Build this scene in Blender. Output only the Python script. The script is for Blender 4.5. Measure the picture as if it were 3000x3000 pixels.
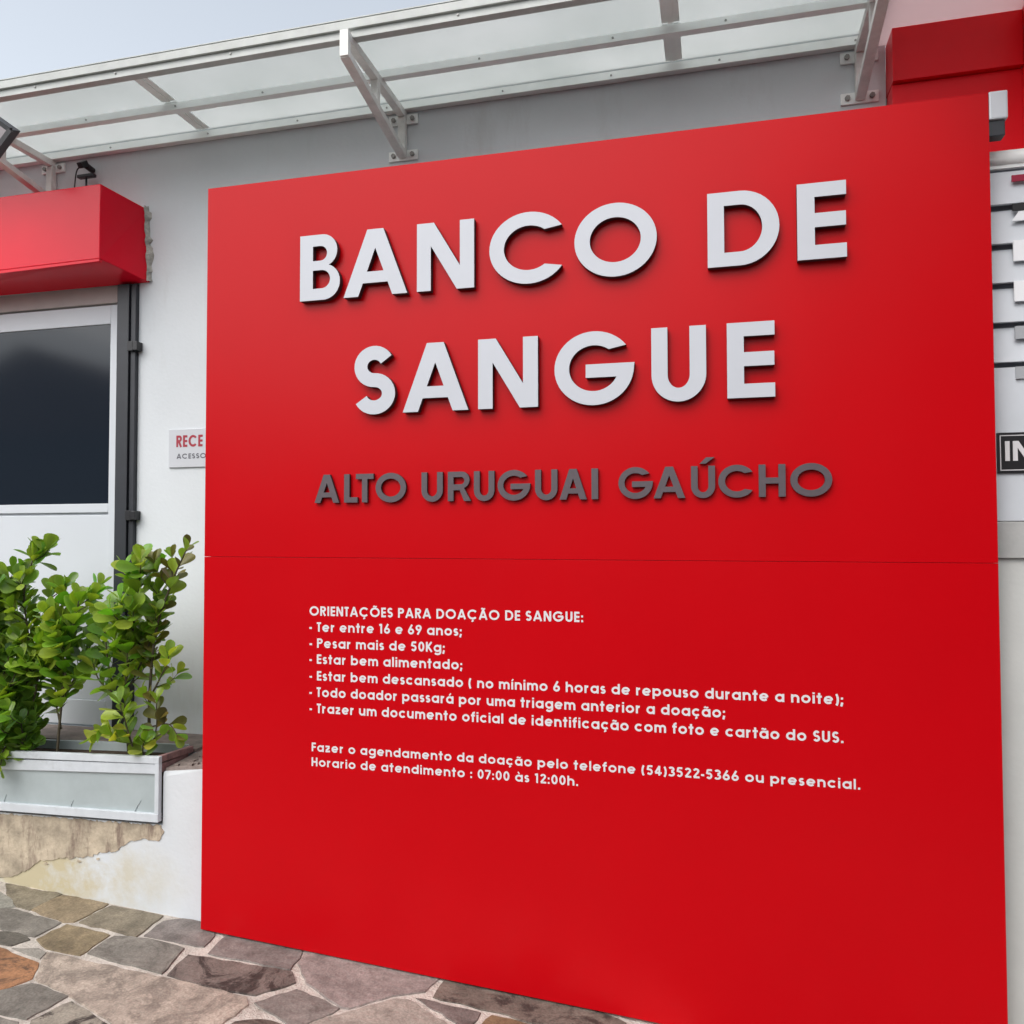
import bpy, bmesh, math, random
from math import sin, cos, pi, radians, atan2, hypot, sqrt, asin
from mathutils import Vector, Matrix
from mathutils.geometry import tessellate_polygon

for o in list(bpy.data.objects):
    bpy.data.objects.remove(o)
SC = bpy.context.scene
COL = SC.collection
random.seed(7)

# ------------------------------------------------------------------ camera
yaw, pitch, roll = .2492913, .0314613, -.0020608
fw = Vector((-sin(yaw)*cos(pitch), cos(yaw)*cos(pitch), sin(pitch)))
rt = Vector((cos(yaw), sin(yaw), 0)); up = rt.cross(fw)
r2 = rt*cos(roll) + up*sin(roll); u2 = -rt*sin(roll) + up*cos(roll)
cd = bpy.data.cameras.new('camera'); cam = bpy.data.objects.new('camera', cd); COL.objects.link(cam)
M = Matrix((r2, u2, -fw)).transposed().to_4x4(); M.translation = Vector((0, -3, 1.65))
cam.matrix_world = M
cd.sensor_fit = 'HORIZONTAL'; cd.sensor_width = 36; cd.lens = 2348/3000*36
cd.clip_start = .05; cd.clip_end = 800
SC.camera = cam

# ------------------------------------------------------------------ world, sun, exposure
SUN_EL, SUN_AZ = radians(50), radians(205)     # azimuth clockwise from +Y
w = bpy.data.worlds.new('World'); SC.world = w; w.use_nodes = True
nt = w.node_tree; bg = nt.nodes['Background']
sky = nt.nodes.new('ShaderNodeTexSky'); sky.sky_type = 'NISHITA'; sky.sun_disc = False
sky.sun_elevation = SUN_EL; sky.sun_rotation = SUN_AZ
sky.air_density = 1.0; sky.dust_density = 3.0; sky.ozone_density = 1.0
hs = nt.nodes.new('ShaderNodeHueSaturation'); hs.inputs['Saturation'].default_value = .35; hs.inputs['Hue'].default_value = .488
nt.links.new(sky.outputs[0], hs.inputs['Color']); nt.links.new(hs.outputs[0], bg.inputs[0])
bg.inputs[1].default_value = .15
sd = bpy.data.lights.new('sun', 'SUN'); so = bpy.data.objects.new('sun', sd); COL.objects.link(so)
sd.energy = .65; sd.angle = radians(80); sd.color = (1, .965, .92)
sdir = Vector((sin(SUN_AZ)*cos(SUN_EL), cos(SUN_AZ)*cos(SUN_EL), sin(SUN_EL)))
so.rotation_euler = sdir.to_track_quat('Z', 'Y').to_euler()
so.location = sdir*30
vs = SC.view_settings
vs.view_transform = 'Standard'; vs.look = 'None'; vs.gamma = 1; vs.use_curve_mapping = False
vs.exposure = .95

# ------------------------------------------------------------------ materials
def mat(name, col, rough=.6, spec=.5, var=0, vscale=6, bump=0, bscale=60, metal=0, coat=0, stain=None, stretch=None):
    m = bpy.data.materials.new(name); m.use_nodes = True
    n = m.node_tree.nodes; l = m.node_tree.links; b = n['Principled BSDF']
    b.inputs['Base Color'].default_value = (*col, 1); b.inputs['Roughness'].default_value = rough
    b.inputs['Specular IOR Level'].default_value = spec; b.inputs['Metallic'].default_value = metal
    b.inputs['Coat Weight'].default_value = coat
    tc = n.new('ShaderNodeTexCoord')
    if var or stain:
        t = n.new('ShaderNodeTexNoise'); t.inputs['Scale'].default_value = vscale; t.inputs['Detail'].default_value = 7
        t.inputs['Roughness'].default_value = .65
        l.new(tc.outputs['Object'], t.inputs['Vector'])
        r = n.new('ShaderNodeValToRGB'); l.new(t.outputs['Fac'], r.inputs[0])
        lo = tuple(c*(1-var) for c in col); hi = tuple(min(1, c*(1+var)) for c in col)
        r.color_ramp.elements[0].position = .3; r.color_ramp.elements[1].position = .7
        r.color_ramp.elements[0].color = (*lo, 1); r.color_ramp.elements[1].color = (*hi, 1)
        out = r.outputs[0]
        if stain:
            scol, sscale, pos, amt = stain[:4]
            t2 = n.new('ShaderNodeTexNoise'); t2.inputs['Scale'].default_value = sscale; t2.inputs['Detail'].default_value = 9
            t2.inputs['Roughness'].default_value = .7
            if stretch:
                mp = n.new('ShaderNodeMapping'); mp.inputs['Scale'].default_value = stretch
                l.new(tc.outputs['Object'], mp.inputs[0]); l.new(mp.outputs[0], t2.inputs['Vector'])
            else: l.new(tc.outputs['Object'], t2.inputs['Vector'])
            r2_ = n.new('ShaderNodeValToRGB'); l.new(t2.outputs['Fac'], r2_.inputs[0])
            r2_.color_ramp.elements[0].position = pos; r2_.color_ramp.elements[1].position = pos+.16
            r2_.color_ramp.elements[0].color = (0, 0, 0, 1); r2_.color_ramp.elements[1].color = (amt, amt, amt, 1)
            fac = r2_.outputs[0]
            if len(stain) > 4:      # the stain keeps to one patch of the surface
                v1 = n.new('ShaderNodeVectorMath'); v1.operation = 'SUBTRACT'; v1.inputs[1].default_value = stain[4]
                v2 = n.new('ShaderNodeVectorMath'); v2.operation = 'DIVIDE'; v2.inputs[1].default_value = stain[5]
                v3 = n.new('ShaderNodeVectorMath'); v3.operation = 'LENGTH'
                l.new(tc.outputs['Object'], v1.inputs[0]); l.new(v1.outputs[0], v2.inputs[0]); l.new(v2.outputs[0], v3.inputs[0])
                mr = n.new('ShaderNodeMapRange'); mr.inputs[1].default_value = .35; mr.inputs[2].default_value = 1.15
                mr.inputs[3].default_value = 1; mr.inputs[4].default_value = .04; l.new(v3.outputs['Value'], mr.inputs[0])
                mu = n.new('ShaderNodeMath'); mu.operation = 'MULTIPLY'; l.new(fac, mu.inputs[0]); l.new(mr.outputs[0], mu.inputs[1]); fac = mu.outputs[0]
            mx = n.new('ShaderNodeMixRGB'); l.new(fac, mx.inputs[0]); l.new(out, mx.inputs[1])
            mx.inputs[2].default_value = (*scol, 1); out = mx.outputs[0]
        l.new(out, b.inputs['Base Color'])
    if bump:
        t = n.new('ShaderNodeTexNoise'); t.inputs['Scale'].default_value = bscale; t.inputs['Detail'].default_value = 5
        l.new(tc.outputs['Object'], t.inputs['Vector'])
        bp = n.new('ShaderNodeBump'); bp.inputs['Strength'].default_value = bump; bp.inputs['Distance'].default_value = .01
        l.new(t.outputs['Fac'], bp.inputs['Height']); l.new(bp.outputs[0], b.inputs['Normal'])
    return m

RED = mat('red_composite', (.475, .001, .0045), .30, .145, var=.03, vscale=1.3, bump=.012, bscale=2.2)
n_ = RED.node_tree.nodes; l_ = RED.node_tree.links      # handled sheet: gloss varies a little
t_ = n_.new('ShaderNodeTexNoise'); t_.inputs['Scale'].default_value = 2.2; t_.inputs['Detail'].default_value = 8; t_.inputs['Roughness'].default_value = .7
c_ = n_.new('ShaderNodeTexCoord'); l_.new(c_.outputs['Object'], t_.inputs['Vector'])
q_ = n_.new('ShaderNodeMapRange'); q_.inputs[1].default_value = .3; q_.inputs[2].default_value = .7; q_.inputs[3].default_value = .275; q_.inputs[4].default_value = .325
l_.new(t_.outputs['Fac'], q_.inputs[0]); l_.new(q_.outputs[0], n_['Principled BSDF'].inputs['Roughness'])
RED3 = mat('red_fascia_paint', (.82, .008, .018), .35, .3, var=.03, vscale=2)
RED2 = mat('red_awning', (.72, .003, .022), .20, .25, var=.03, vscale=2, bump=.02, bscale=3)
WALL = mat('painted_plaster', (.66, .695, .715), .8, .3, var=.045, vscale=1.6, bump=.10, bscale=55, stain=((.47, .46, .44), 3.0, .56, .30), stretch=(1.6, 1, .35))
PLIN = mat('plinth_plaster', (.60, .635, .66), .8, .3, var=.05, vscale=2.2, bump=.16, bscale=45, stain=((.50, .43, .26), 2.4, .40, .9, (-3.0, .07, .13), (.70, 1, .24)))
BEIGE = mat('bare_plaster', (.43, .365, .275), .9, .2, var=.38, vscale=9, bump=.55, bscale=40, stain=((.17, .118, .095), 9, .49, .8), stretch=(2.2, 1, .55))
STONE_TOP = mat('landing_stone', (.22, .18, .16), .8, .3, var=.35, vscale=14, bump=.4, bscale=50)
RAIL = mat('grey_white_rail', (.44, .46, .44), .45, .5, var=.12, vscale=9, bump=.02, bscale=30)
ALU = mat('white_aluminium', (.90, .92, .90), .42, .5, var=.05, vscale=7, bump=.02, bscale=30)
ALUD = mat('bracket_paint', (.76, .76, .73), .5, .5, var=.12, vscale=18, bump=.05, bscale=60)
BOLT = mat('bolt_steel', (.30, .29, .27), .5, .5, var=.2, vscale=30)
DARK = mat('dark_grey_metal', (.026, .029, .036), .42, .5, var=.15, vscale=8)
BLACK = mat('black_plastic', (.012, .012, .014), .4, .5)
WPLA = mat('white_plastic', (.56, .58, .61), .4, .5, var=.03)
DOORW = mat('door_white', (.60, .635, .67), .38, .5, var=.02, vscale=3)
SHAD = mat('frame_rail_shaded', (.46, .41, .39), .5, .4, var=.06, vscale=9)  # white rail; awning shade and red bounce put into its colour
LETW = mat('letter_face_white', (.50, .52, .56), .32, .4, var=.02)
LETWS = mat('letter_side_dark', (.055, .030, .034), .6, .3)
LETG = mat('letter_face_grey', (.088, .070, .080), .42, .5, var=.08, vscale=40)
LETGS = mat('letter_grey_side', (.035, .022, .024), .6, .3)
VINYL = mat('white_vinyl', (.64, .635, .65), .5, .4)
PLW = mat('planter_frame', (.55, .585, .615), .45, .5, var=.08, vscale=12, stain=((.33, .34, .34), 9, .56, .5))
GALV = mat('galvanised_sheet', (.36, .41, .415), .45, .5, var=.10, vscale=5, bump=.05, bscale=9, stain=((.30, .33, .34), 16, .60, .5))
RUST = mat('rusty_rim', (.30, .17, .165), .7, .3, var=.45, vscale=22, stain=((.36, .03, .06), 18, .62, .9))
SOIL = mat('soil', (.07, .052, .04), .95, .1, var=.5, vscale=30, bump=.8, bscale=40)
BARK = mat('green_bark', (.085, .07, .045), .8, .2, var=.3, vscale=40)
SEAL = mat('old_sealant', (.40, .385, .35), .9, .2, var=.5, vscale=24, bump=.9, bscale=50)
CONC = mat('concrete', (.44, .45, .44), .85, .2, var=.12, vscale=6, bump=.2, bscale=40)
ANXW = mat('annex_plaster', (.58, .60, .58), .85, .2, var=.06, vscale=3, bump=.12, bscale=50)
SLAT = mat('slat_paint', (.60, .64, .68), .45, .5, var=.05, vscale=5)
SOFF = None
RUBBER = mat('black_rubber', (.018, .018, .02), .6, .3)
MORTAR = mat('mortar', (.50, .455, .405), .9, .2, var=.2, vscale=18, bump=.8, bscale=90, stain=((.22, .19, .16), 7, .50, .7))
ASPH = mat('asphalt', (.05, .05, .052), .9, .3, var=.2, vscale=9, bump=.3, bscale=80)
KERB = mat('kerb_concrete', (.36, .35, .33), .9, .2, var=.15, vscale=9)
HOUSE = mat('house_plaster', (.36, .33, .30), .85, .2, var=.1, vscale=2)
HOUSE2 = mat('dark_house_plaster', (.10, .085, .08), .85, .2, var=.1, vscale=2)
ROOF = mat('roof_tile', (.16, .08, .055), .85, .2, var=.3, vscale=20)

def glass_dark():
    m = mat('dark_glass', (.013, .019, .028), .09, .42)
    return m
DGLASS = glass_dark()

def milky(name='milky_glass', tintc=None):
    m = bpy.data.materials.new(name); m.use_nodes = True
    n = m.node_tree.nodes; l = m.node_tree.links
    for x in list(n): n.remove(x)
    o = n.new('ShaderNodeOutputMaterial')
    tr = n.new('ShaderNodeBsdfTranslucent'); df = n.new('ShaderNodeBsdfDiffuse'); gl = n.new('ShaderNodeBsdfGlossy'); tp = n.new('ShaderNodeBsdfTransparent')
    t = n.new('ShaderNodeTexNoise'); t.inputs['Scale'].default_value = 2.5; t.inputs['Detail'].default_value = 6
    tc = n.new('ShaderNodeTexCoord'); l.new(tc.outputs['Object'], t.inputs['Vector'])
    r = n.new('ShaderNodeValToRGB'); l.new(t.outputs['Fac'], r.inputs[0])
    r.color_ramp.elements[0].position = .3; r.color_ramp.elements[1].position = .7
    r.color_ramp.elements[0].color = (.64, .66, .65, 1); r.color_ramp.elements[1].color = (.73, .74, .735, 1)
    l.new(r.outputs[0], tr.inputs[0]); df.inputs[0].default_value = (.45, .47, .455, 1)
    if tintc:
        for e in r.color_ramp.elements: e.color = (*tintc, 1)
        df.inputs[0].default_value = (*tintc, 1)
    gl.inputs['Roughness'].default_value = .12; tp.inputs[0].default_value = (.80, .84, .82, 1)
    m1 = n.new('ShaderNodeMixShader'); m1.inputs[0].default_value = .20; l.new(tr.outputs[0], m1.inputs[1]); l.new(df.outputs[0], m1.inputs[2])
    m2 = n.new('ShaderNodeMixShader'); m2.inputs[0].default_value = .12; l.new(m1.outputs[0], m2.inputs[1]); l.new(tp.outputs[0], m2.inputs[2])
    m3 = n.new('ShaderNodeMixShader'); m3.inputs[0].default_value = .05; l.new(m2.outputs[0], m3.inputs[1]); l.new(gl.outputs[0], m3.inputs[2])
    l.new(m3.outputs[0], o.inputs[0])
    return m
MILK = milky()
SOFF = milky('soffit_bounce_pink', (.64, .52, .525))  # red bounce put into the tint; translucent so light reaches the fascia

def attr_mat(name, rough, spec, leaf=False, bump=.3, bscale=40):
    m = bpy.data.materials.new(name); m.use_nodes = True
    n = m.node_tree.nodes; l = m.node_tree.links; b = n['Principled BSDF']
    b.inputs['Roughness'].default_value = rough; b.inputs['Specular IOR Level'].default_value = spec
    a = n.new('ShaderNodeAttribute'); a.attribute_name = 'tint'
    tc = n.new('ShaderNodeTexCoord')
    t = n.new('ShaderNodeTexNoise'); t.inputs['Scale'].default_value = 26 if leaf else 9; t.inputs['Detail'].default_value = 8
    t.inputs['Roughness'].default_value = .7
    l.new(tc.outputs['Object'], t.inputs['Vector'])
    r = n.new('ShaderNodeValToRGB'); l.new(t.outputs['Fac'], r.inputs[0])
    k = .12 if leaf else .40
    r.color_ramp.elements[0].position = .3; r.color_ramp.elements[1].position = .7
    r.color_ramp.elements[0].color = (1-k,)*3+(1,); r.color_ramp.elements[1].color = (1+k,)*3+(1,)
    mx = n.new('ShaderNodeMixRGB'); mx.blend_type = 'MULTIPLY'; mx.inputs[0].default_value = 1
    l.new(a.outputs['Color'], mx.inputs[1]); l.new(r.outputs[0], mx.inputs[2])
    out = mx.outputs[0]
    if not leaf:
        # dark mineral veins and pale scuffs in the slate, strength from the alpha of the stone's own tint
        t2 = n.new('ShaderNodeTexNoise'); t2.inputs['Scale'].default_value = 5.5; t2.inputs['Detail'].default_value = 10
        t2.inputs['Roughness'].default_value = .75; t2.inputs['Distortion'].default_value = 1.6
        l.new(tc.outputs['Object'], t2.inputs['Vector'])
        r3 = n.new('ShaderNodeValToRGB'); l.new(t2.outputs['Fac'], r3.inputs[0])
        r3.color_ramp.elements[0].position = .49; r3.color_ramp.elements[1].position = .57
        mm = n.new('ShaderNodeMath'); mm.operation = 'MULTIPLY'
        l.new(r3.outputs[0], mm.inputs[0]); l.new(a.outputs['Alpha'], mm.inputs[1])
        mv = n.new('ShaderNodeMixRGB'); l.new(mm.outputs[0], mv.inputs[0]); l.new(out, mv.inputs[1])
        mv.inputs[2].default_value = (.040, .030, .026, 1); out = mv.outputs[0]
        t4 = n.new('ShaderNodeTexNoise'); t4.inputs['Scale'].default_value = 120; t4.inputs['Detail'].default_value = 4
        l.new(tc.outputs['Object'], t4.inputs['Vector'])
        r4 = n.new('ShaderNodeValToRGB'); l.new(t4.outputs['Fac'], r4.inputs[0])
        r4.color_ramp.elements[0].position = .3; r4.color_ramp.elements[1].position = .7
        r4.color_ramp.elements[0].color = (.78, .78, .78, 1); r4.color_ramp.elements[1].color = (1.18, 1.18, 1.18, 1)
        m4 = n.new('ShaderNodeMixRGB'); m4.blend_type = 'MULTIPLY'; m4.inputs[0].default_value = 1
        l.new(out, m4.inputs[1]); l.new(r4.outputs[0], m4.inputs[2]); out = m4.outputs[0]
    l.new(out, b.inputs['Base Color'])
    t3 = n.new('ShaderNodeTexNoise'); t3.inputs['Scale'].default_value = bscale; t3.inputs['Detail'].default_value = 6
    l.new(tc.outputs['Object'], t3.inputs['Vector'])
    bp = n.new('ShaderNodeBump'); bp.inputs['Strength'].default_value = bump; bp.inputs['Distance'].default_value = .01
    l.new(t3.outputs['Fac'], bp.inputs['Height']); l.new(bp.outputs[0], b.inputs['Normal'])
    if leaf:
        tl = n.new('ShaderNodeBsdfTranslucent')
        g = n.new('ShaderNodeMixRGB'); g.blend_type = 'MULTIPLY'; g.inputs[0].default_value = 1
        g.inputs[2].default_value = (1.5, 1.6, .6, 1); l.new(out, g.inputs[1]); l.new(g.outputs[0], tl.inputs[0])
        ms = n.new('ShaderNodeMixShader'); ms.inputs[0].default_value = .36
        l.new(b.outputs[0], ms.inputs[1]); l.new(tl.outputs[0], ms.inputs[2])
        l.new(ms.outputs[0], n['Material Output'].inputs[0])
    return m
LEAF = attr_mat('clusia_leaf', .34, .5, True, .08, 30)
FLAG = attr_mat('flagstone', .72, .35, False, .55, 35)

# ------------------------------------------------------------------ builders
def link(name, me, m, parent=None):
    o = bpy.data.objects.new(name, me); COL.objects.link(o)
    if m is not None:
        for k in (m if isinstance(m, (list, tuple)) else [m]): me.materials.append(k)
    if parent is not None: o.parent = parent; o.matrix_parent_inverse = parent.matrix_basis.inverted()
    return o
def thing(name, label, cat, loc=(0, 0, 0), group=None):
    o = bpy.data.objects.new(name, None); COL.objects.link(o); o.location = loc
    o.empty_display_size = .1
    o['label'] = label; o['category'] = cat
    if group: o['group'] = group
    return o
def tag(o, label=None, cat=None, group=None, kind=None):
    for k, v in (('label', label), ('category', cat), ('group', group), ('kind', kind)):
        if v: o[k] = v
    return o
class MB:
    def __init__(s): s.bm = bmesh.new()
    def hexa(s, P, bev=0):
        """8 points: bottom ring 4, top ring 4"""
        vs_ = [s.bm.verts.new(p) for p in P]
        fs = [s.bm.faces.new([vs_[i] for i in q]) for q in ((3, 2, 1, 0), (4, 5, 6, 7), (0, 1, 5, 4), (1, 2, 6, 5), (2, 3, 7, 6), (3, 0, 4, 7))]
        if bev:
            es = list({e for f in fs for e in f.edges})
            bmesh.ops.bevel(s.bm, geom=es, offset=bev, segments=2, profile=.6, affect='EDGES')
        return s
    def box(s, x0, x1, y0, y1, z0, z1, bev=0):
        return s.hexa([(x0, y0, z0), (x1, y0, z0), (x1, y1, z0), (x0, y1, z0), (x0, y0, z1), (x1, y0, z1), (x1, y1, z1), (x0, y1, z1)], bev)
    def bar(s, a, b, wx, wz, upv=(0, 0, 1), bev=0):
        a = Vector(a); b = Vector(b); d = (b-a).normalized(); upv = Vector(upv)
        sx = d.cross(upv).normalized()*wx/2; sz = sx.cross(d).normalized()*wz/2
        return s.hexa([a-sx-sz, a+sx-sz, b+sx-sz, b-sx-sz, a-sx+sz, a+sx+sz, b+sx+sz, b-sx+sz], bev)
    def tube(s, pts, r, n=8):
        pts = [Vector(p) for p in pts]; rs = r if isinstance(r, (list, tuple)) else [r]*len(pts)
        rings = []
        for i, p in enumerate(pts):
            d = (pts[min(i+1, len(pts)-1)]-pts[max(i-1, 0)]).normalized()
            a = d.orthogonal().normalized() if not rings else (pa - d*pa.dot(d)).normalized()
            pa = a; b = d.cross(a)
            rings.append([s.bm.verts.new(p+(a*cos(2*pi*k/n)+b*sin(2*pi*k/n))*rs[i]) for k in range(n)])
        for A, B in zip(rings, rings[1:]):
            for k in range(n):
                f = s.bm.faces.new([A[k], A[(k+1) % n], B[(k+1) % n], B[k]]); f.smooth = True
        s.bm.faces.new(rings[0][::-1]); s.bm.faces.new(rings[-1])
        return s
    def poly(s, pts):
        s.bm.faces.new([s.bm.verts.new(p) for p in pts]); return s
    def build(s, name, m, parent=None):
        me = bpy.data.meshes.new(name); bmesh.ops.recalc_face_normals(s.bm, faces=s.bm.faces[:])
        s.bm.to_mesh(me); s.bm.free()
        return link(name, me, m, parent)
def bx(name, m, parent, x0, x1, y0, y1, z0, z1, bev=0):
    return MB().box(x0, x1, y0, y1, z0, z1, bev).build(name, m, parent)

GZ = lambda x: -.137 - .06*x            # sloping pavement

# ------------------------------------------------------------------ ground
def inset(poly, d):
    c = Vector((sum(p[0] for p in poly)/len(poly), sum(p[1] for p in poly)/len(poly)))
    out = []
    for p in poly:
        v = Vector(p)-c; L = v.length
        out.append(tuple(c+v*max(.2, (L-d*1.3)/L)))
    return out
def rough_poly(poly, seed):
    rnd = random.Random(seed); out = []
    n = len(poly)
    for i in range(n):
        a = Vector(poly[i]); b = Vector(poly[(i+1) % n]); L = (b-a).length
        k = max(1, int(L/.035)); nrm = Vector((-(b-a).y, (b-a).x))/max(L, 1e-6)
        for j in range(k):
            t = j/k
            if j == 0:
                pv = Vector(poly[i-1]); q = a + ((b-a).normalized()+(pv-a).normalized())*min(.003, L*.05)
                out.append(tuple(q))
            else:
                out.append(tuple(a+(b-a)*t+nrm*rnd.uniform(-.005, .005)))
    return out
def area(p): return .5*sum(p[i][0]*p[(i+1) % len(p)][1]-p[(i+1) % len(p)][0]*p[i][1] for i in range(len(p)))
OL = (.225, .195, .14); BR = (.25, .195, .125); GR = (.20, .183, .158); MV = (.215, .188, .172); PALE = (.40, .335, .275); OR = (.30, .15, .075)
STONES = [
 ([(-1.618, -.083), (-1.635, -.004), (-1.55, .06), (-1.061, .06), (-1.088, -.091), (-1.196, -.155), (-1.307, -.278), (-1.338, -.278), (-1.52, -.19)], (.285, .24, .22), 0),
 ([(-1.425, -.422), (-1.298, -.296), (-1.174, -.17), (-1.125, -.159), (-.933, -.253), (-.95, -.44), (-1.166, -.502)], (.31, .275, .235), 0),
 ([(-1.042, -.113), (-1.028, .05), (-.60, .05), (-.335, -.023), (-.358, -.067), (-.643, -.133), (-.813, -.12)], (.17, .14, .115), .75),
 ([(-1.102, -.138), (-.851, -.143), (-.862, -.228), (-.894, -.24)], (.19, .16, .145), .3),
 ([(-.823, -.214), (-.805, -.148), (-.646, -.152), (-.60, -.29), (-.79, -.36)], (.19, .125, .07), .5),
 ([(-3.194, .056), (-2.886, .063), (-2.899, -.102), (-2.978, -.09), (-3.054, -.049)], OL, .25),
 ([(-3.144, -.019), (-3.068, -.045), (-2.978, -.099), (-3.023, -.133), (-3.3, -.13), (-3.3, -.02)], (.29, .28, .24), 0),
 ([(-2.889, -.098), (-2.870, .055), (-2.635, .06), (-2.653, -.116), (-2.693, -.131)], BR, .1),
 ([(-3.03, -.145), (-2.976, -.123), (-2.697, -.14), (-2.706, -.268), (-2.887, -.26), (-3.06, -.24)], GR, 0),
 ([(-2.90, -.287), (-2.795, -.271), (-2.705, -.29), (-2.736, -.352), (-2.79, -.351), (-2.93, -.35)], (.10, .09, .075), .6),
 ([(-2.68, -.28), (-2.663, -.143), (-2.443, -.153), (-2.439, -.318), (-2.59, -.319)], (.245, .19, .115), .1),
 ([(-2.627, -.114), (-2.605, .05), (-2.349, .055), (-2.335, -.128)], (.235, .20, .145), .1),
 ([(-2.308, -.111), (-2.311, .015), (-2.25, .06), (-2.10, .06), (-2.049, -.013), (-2.035, -.100)], MV, .1),
 ([(-2.418, -.297), (-2.413, -.157), (-2.282, -.131), (-2.102, -.137), (-2.064, -.319)], GR, .25),
 ([(-2.035, -.321), (-2.05, -.174), (-1.615, -.142), (-1.567, -.201), (-1.665, -.321), (-1.801, -.329)], (.175, .14, .122), .85),
 ([(-1.988, -.137), (-2.00, -.01), (-1.97, .06), (-1.70, .06), (-1.65, -.004), (-1.628, -.133)], MV, .1),
 ([(-2.465, -.503), (-2.565, -.344), (-2.041, -.343), (-1.689, -.342), (-1.656, -.381), (-1.68, -.516), (-1.957, -.640), (-2.249, -.55)], PALE, .22),
 ([(-2.522, -.602), (-2.454, -.53), (-2.277, -.548), (-2.305, -.7), (-2.414, -.703)], GR, .05),
 ([(-2.90, -.395), (-2.757, -.378), (-2.545, -.411), (-2.481, -.503), (-2.531, -.594), (-2.85, -.60)], OR, .55),
 ([(-2.714, -.365), (-2.619, -.335), (-2.575, -.345), (-2.558, -.39)], (.29, .27, .235), 0),
 ([(-2.281, -.702), (-2.237, -.572), (-1.979, -.652), (-2.011, -.745), (-2.198, -.80)], (.30, .27, .22), .9),
 ([(-2.394, -.722), (-2.319, -.722), (-2.25, -.81), (-2.323, -.83), (-2.45, -.80)], GR, 0),
 ([(-1.638, -.364), (-1.538, -.239), (-1.339, -.29), (-1.409, -.42), (-1.458, -.431)], (.215, .19, .17), .1),
 ([(-1.65, -.509), (-1.636, -.478), (-1.562, -.441), (-1.466, -.44), (-1.40, -.55), (-1.56, -.62)], (.14, .11, .09), .5),
]
def clip(poly, nx, ny, d):      # keep n.p <= d
    out = []
    for i in range(len(poly)):
        a, b = poly[i], poly[(i+1) % len(poly)]
        da = nx*a[0]+ny*a[1]-d; db = nx*b[0]+ny*b[1]-d
        if da <= 0: out.append(a)
        if (da < 0) != (db < 0) and abs(da-db) > 1e-9:
            t = da/(da-db); out.append((a[0]+(b[0]-a[0])*t, a[1]+(b[1]-a[1])*t))
    return out
rnd = random.Random(3)
seeds = []
for i in range(-24, 21):
    for j in range(-8, 1):
        seeds.append((i*.33+rnd.uniform(-.12, .12)+(.16 if j % 2 else 0), j*.27-.05+rnd.uniform(-.1, .1)))
extra = []
def inside(p, poly):
    c = False
    for i in range(len(poly)):
        a, b = poly[i], poly[i-1]
        if (a[1] > p[1]) != (b[1] > p[1]) and p[0] < (b[0]-a[0])*(p[1]-a[1])/(b[1]-a[1])+a[0]: c = not c
    return c
def near_hand(cell):
    for st, _, _ in STONES:
        for p in cell:
            if inside(p, st): return True
        for p in st:
            if inside(p, cell): return True
    return False
for s in seeds:
    cell = [(s[0]-.5, s[1]-.5), (s[0]+.5, s[1]-.5), (s[0]+.5, s[1]+.5), (s[0]-.5, s[1]+.5)]
    for q in seeds:
        if q == s or hypot(q[0]-s[0], q[1]-s[1]) > 1.1: continue
        nx, ny = q[0]-s[0], q[1]-s[1]
        cell = clip(cell, nx, ny, nx*(s[0]+q[0])/2+ny*(s[1]+q[1])/2)
        if len(cell) < 3: break
    cell = clip(cell, 0, 1, .055) if len(cell) > 2 else cell
    cell = clip(cell, 0, -1, 2.35) if len(cell) > 2 else cell
    if len(cell) < 3 or abs(area(cell)) < .01: continue
    cell = inset(cell, .011)
    if near_hand(cell): continue
    extra.append((cell, random.choice([OL, BR, GR, GR, MV, MV, PALE, (.175, .14, .122)]), random.choice([0, 0, .1, .2, .6])))
bm = bmesh.new(); tint = bm.loops.layers.float_color.new('tint')
for k, (poly, col, vein) in enumerate(STONES+extra):
    if area(poly) < 0: poly = poly[::-1]
    hand = k < len(STONES)
    p0 = rough_poly(inset(poly, -.0072 if hand else -.003), k); p1 = inset(p0, .003); hgt = .003+random.uniform(0, .004)
    tx, ty = random.uniform(-.004, .004), random.uniform(-.004, .004)
    cx_ = sum(p[0] for p in p0)/len(p0); cy_ = sum(p[1] for p in p0)/len(p0)
    A = [bm.verts.new((x, y, GZ(x)-.003)) for x, y in p0]
    B = [bm.verts.new((x, y, GZ(x)+hgt+tx*(x-cx_)+ty*(y-cy_))) for x, y in p1]
    n = len(A); fs = [bm.faces.new(B)]
    for i in range(n): fs.append(bm.faces.new([A[i], A[(i+1) % n], B[(i+1) % n], B[i]]))
    j = random.uniform(.90, 1.10)*.90
    for f in fs:
        for lp in f.loops: lp[tint] = (col[0]*j, col[1]*j, col[2]*j, min(1, vein+.14))
mbed = len(bm.faces)
# mortar bed as the sheet below the stones
xs = [-8 + .5*i for i in range(32)]
rows = [[bm.verts.new((x, y, GZ(x))) for x in xs] for y in (-2.45, .6)]
for i in range(len(xs)-1):
    f = bm.faces.new([rows[0][i], rows[0][i+1], rows[1][i+1], rows[1][i]]); f.material_index = 1
me = bpy.data.meshes.new('pavement'); bm.to_mesh(me); bm.free()
tag(link('pavement', me, [FLAG, MORTAR]), kind='structure')
m_ = MB(); m_.hexa([(-8, -2.6, GZ(-8)-.3), (7.5, -2.6, GZ(7.5)-.3), (7.5, -2.45, GZ(7.5)-.3), (-8, -2.45, GZ(-8)-.3), (-8, -2.6, GZ(-8)), (7.5, -2.6, GZ(7.5)), (7.5, -2.45, GZ(7.5)), (-8, -2.45, GZ(-8))])
tag(m_.build('kerb', KERB), kind='structure')
m_ = MB(); rz = lambda x: GZ(x)-.13
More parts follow.
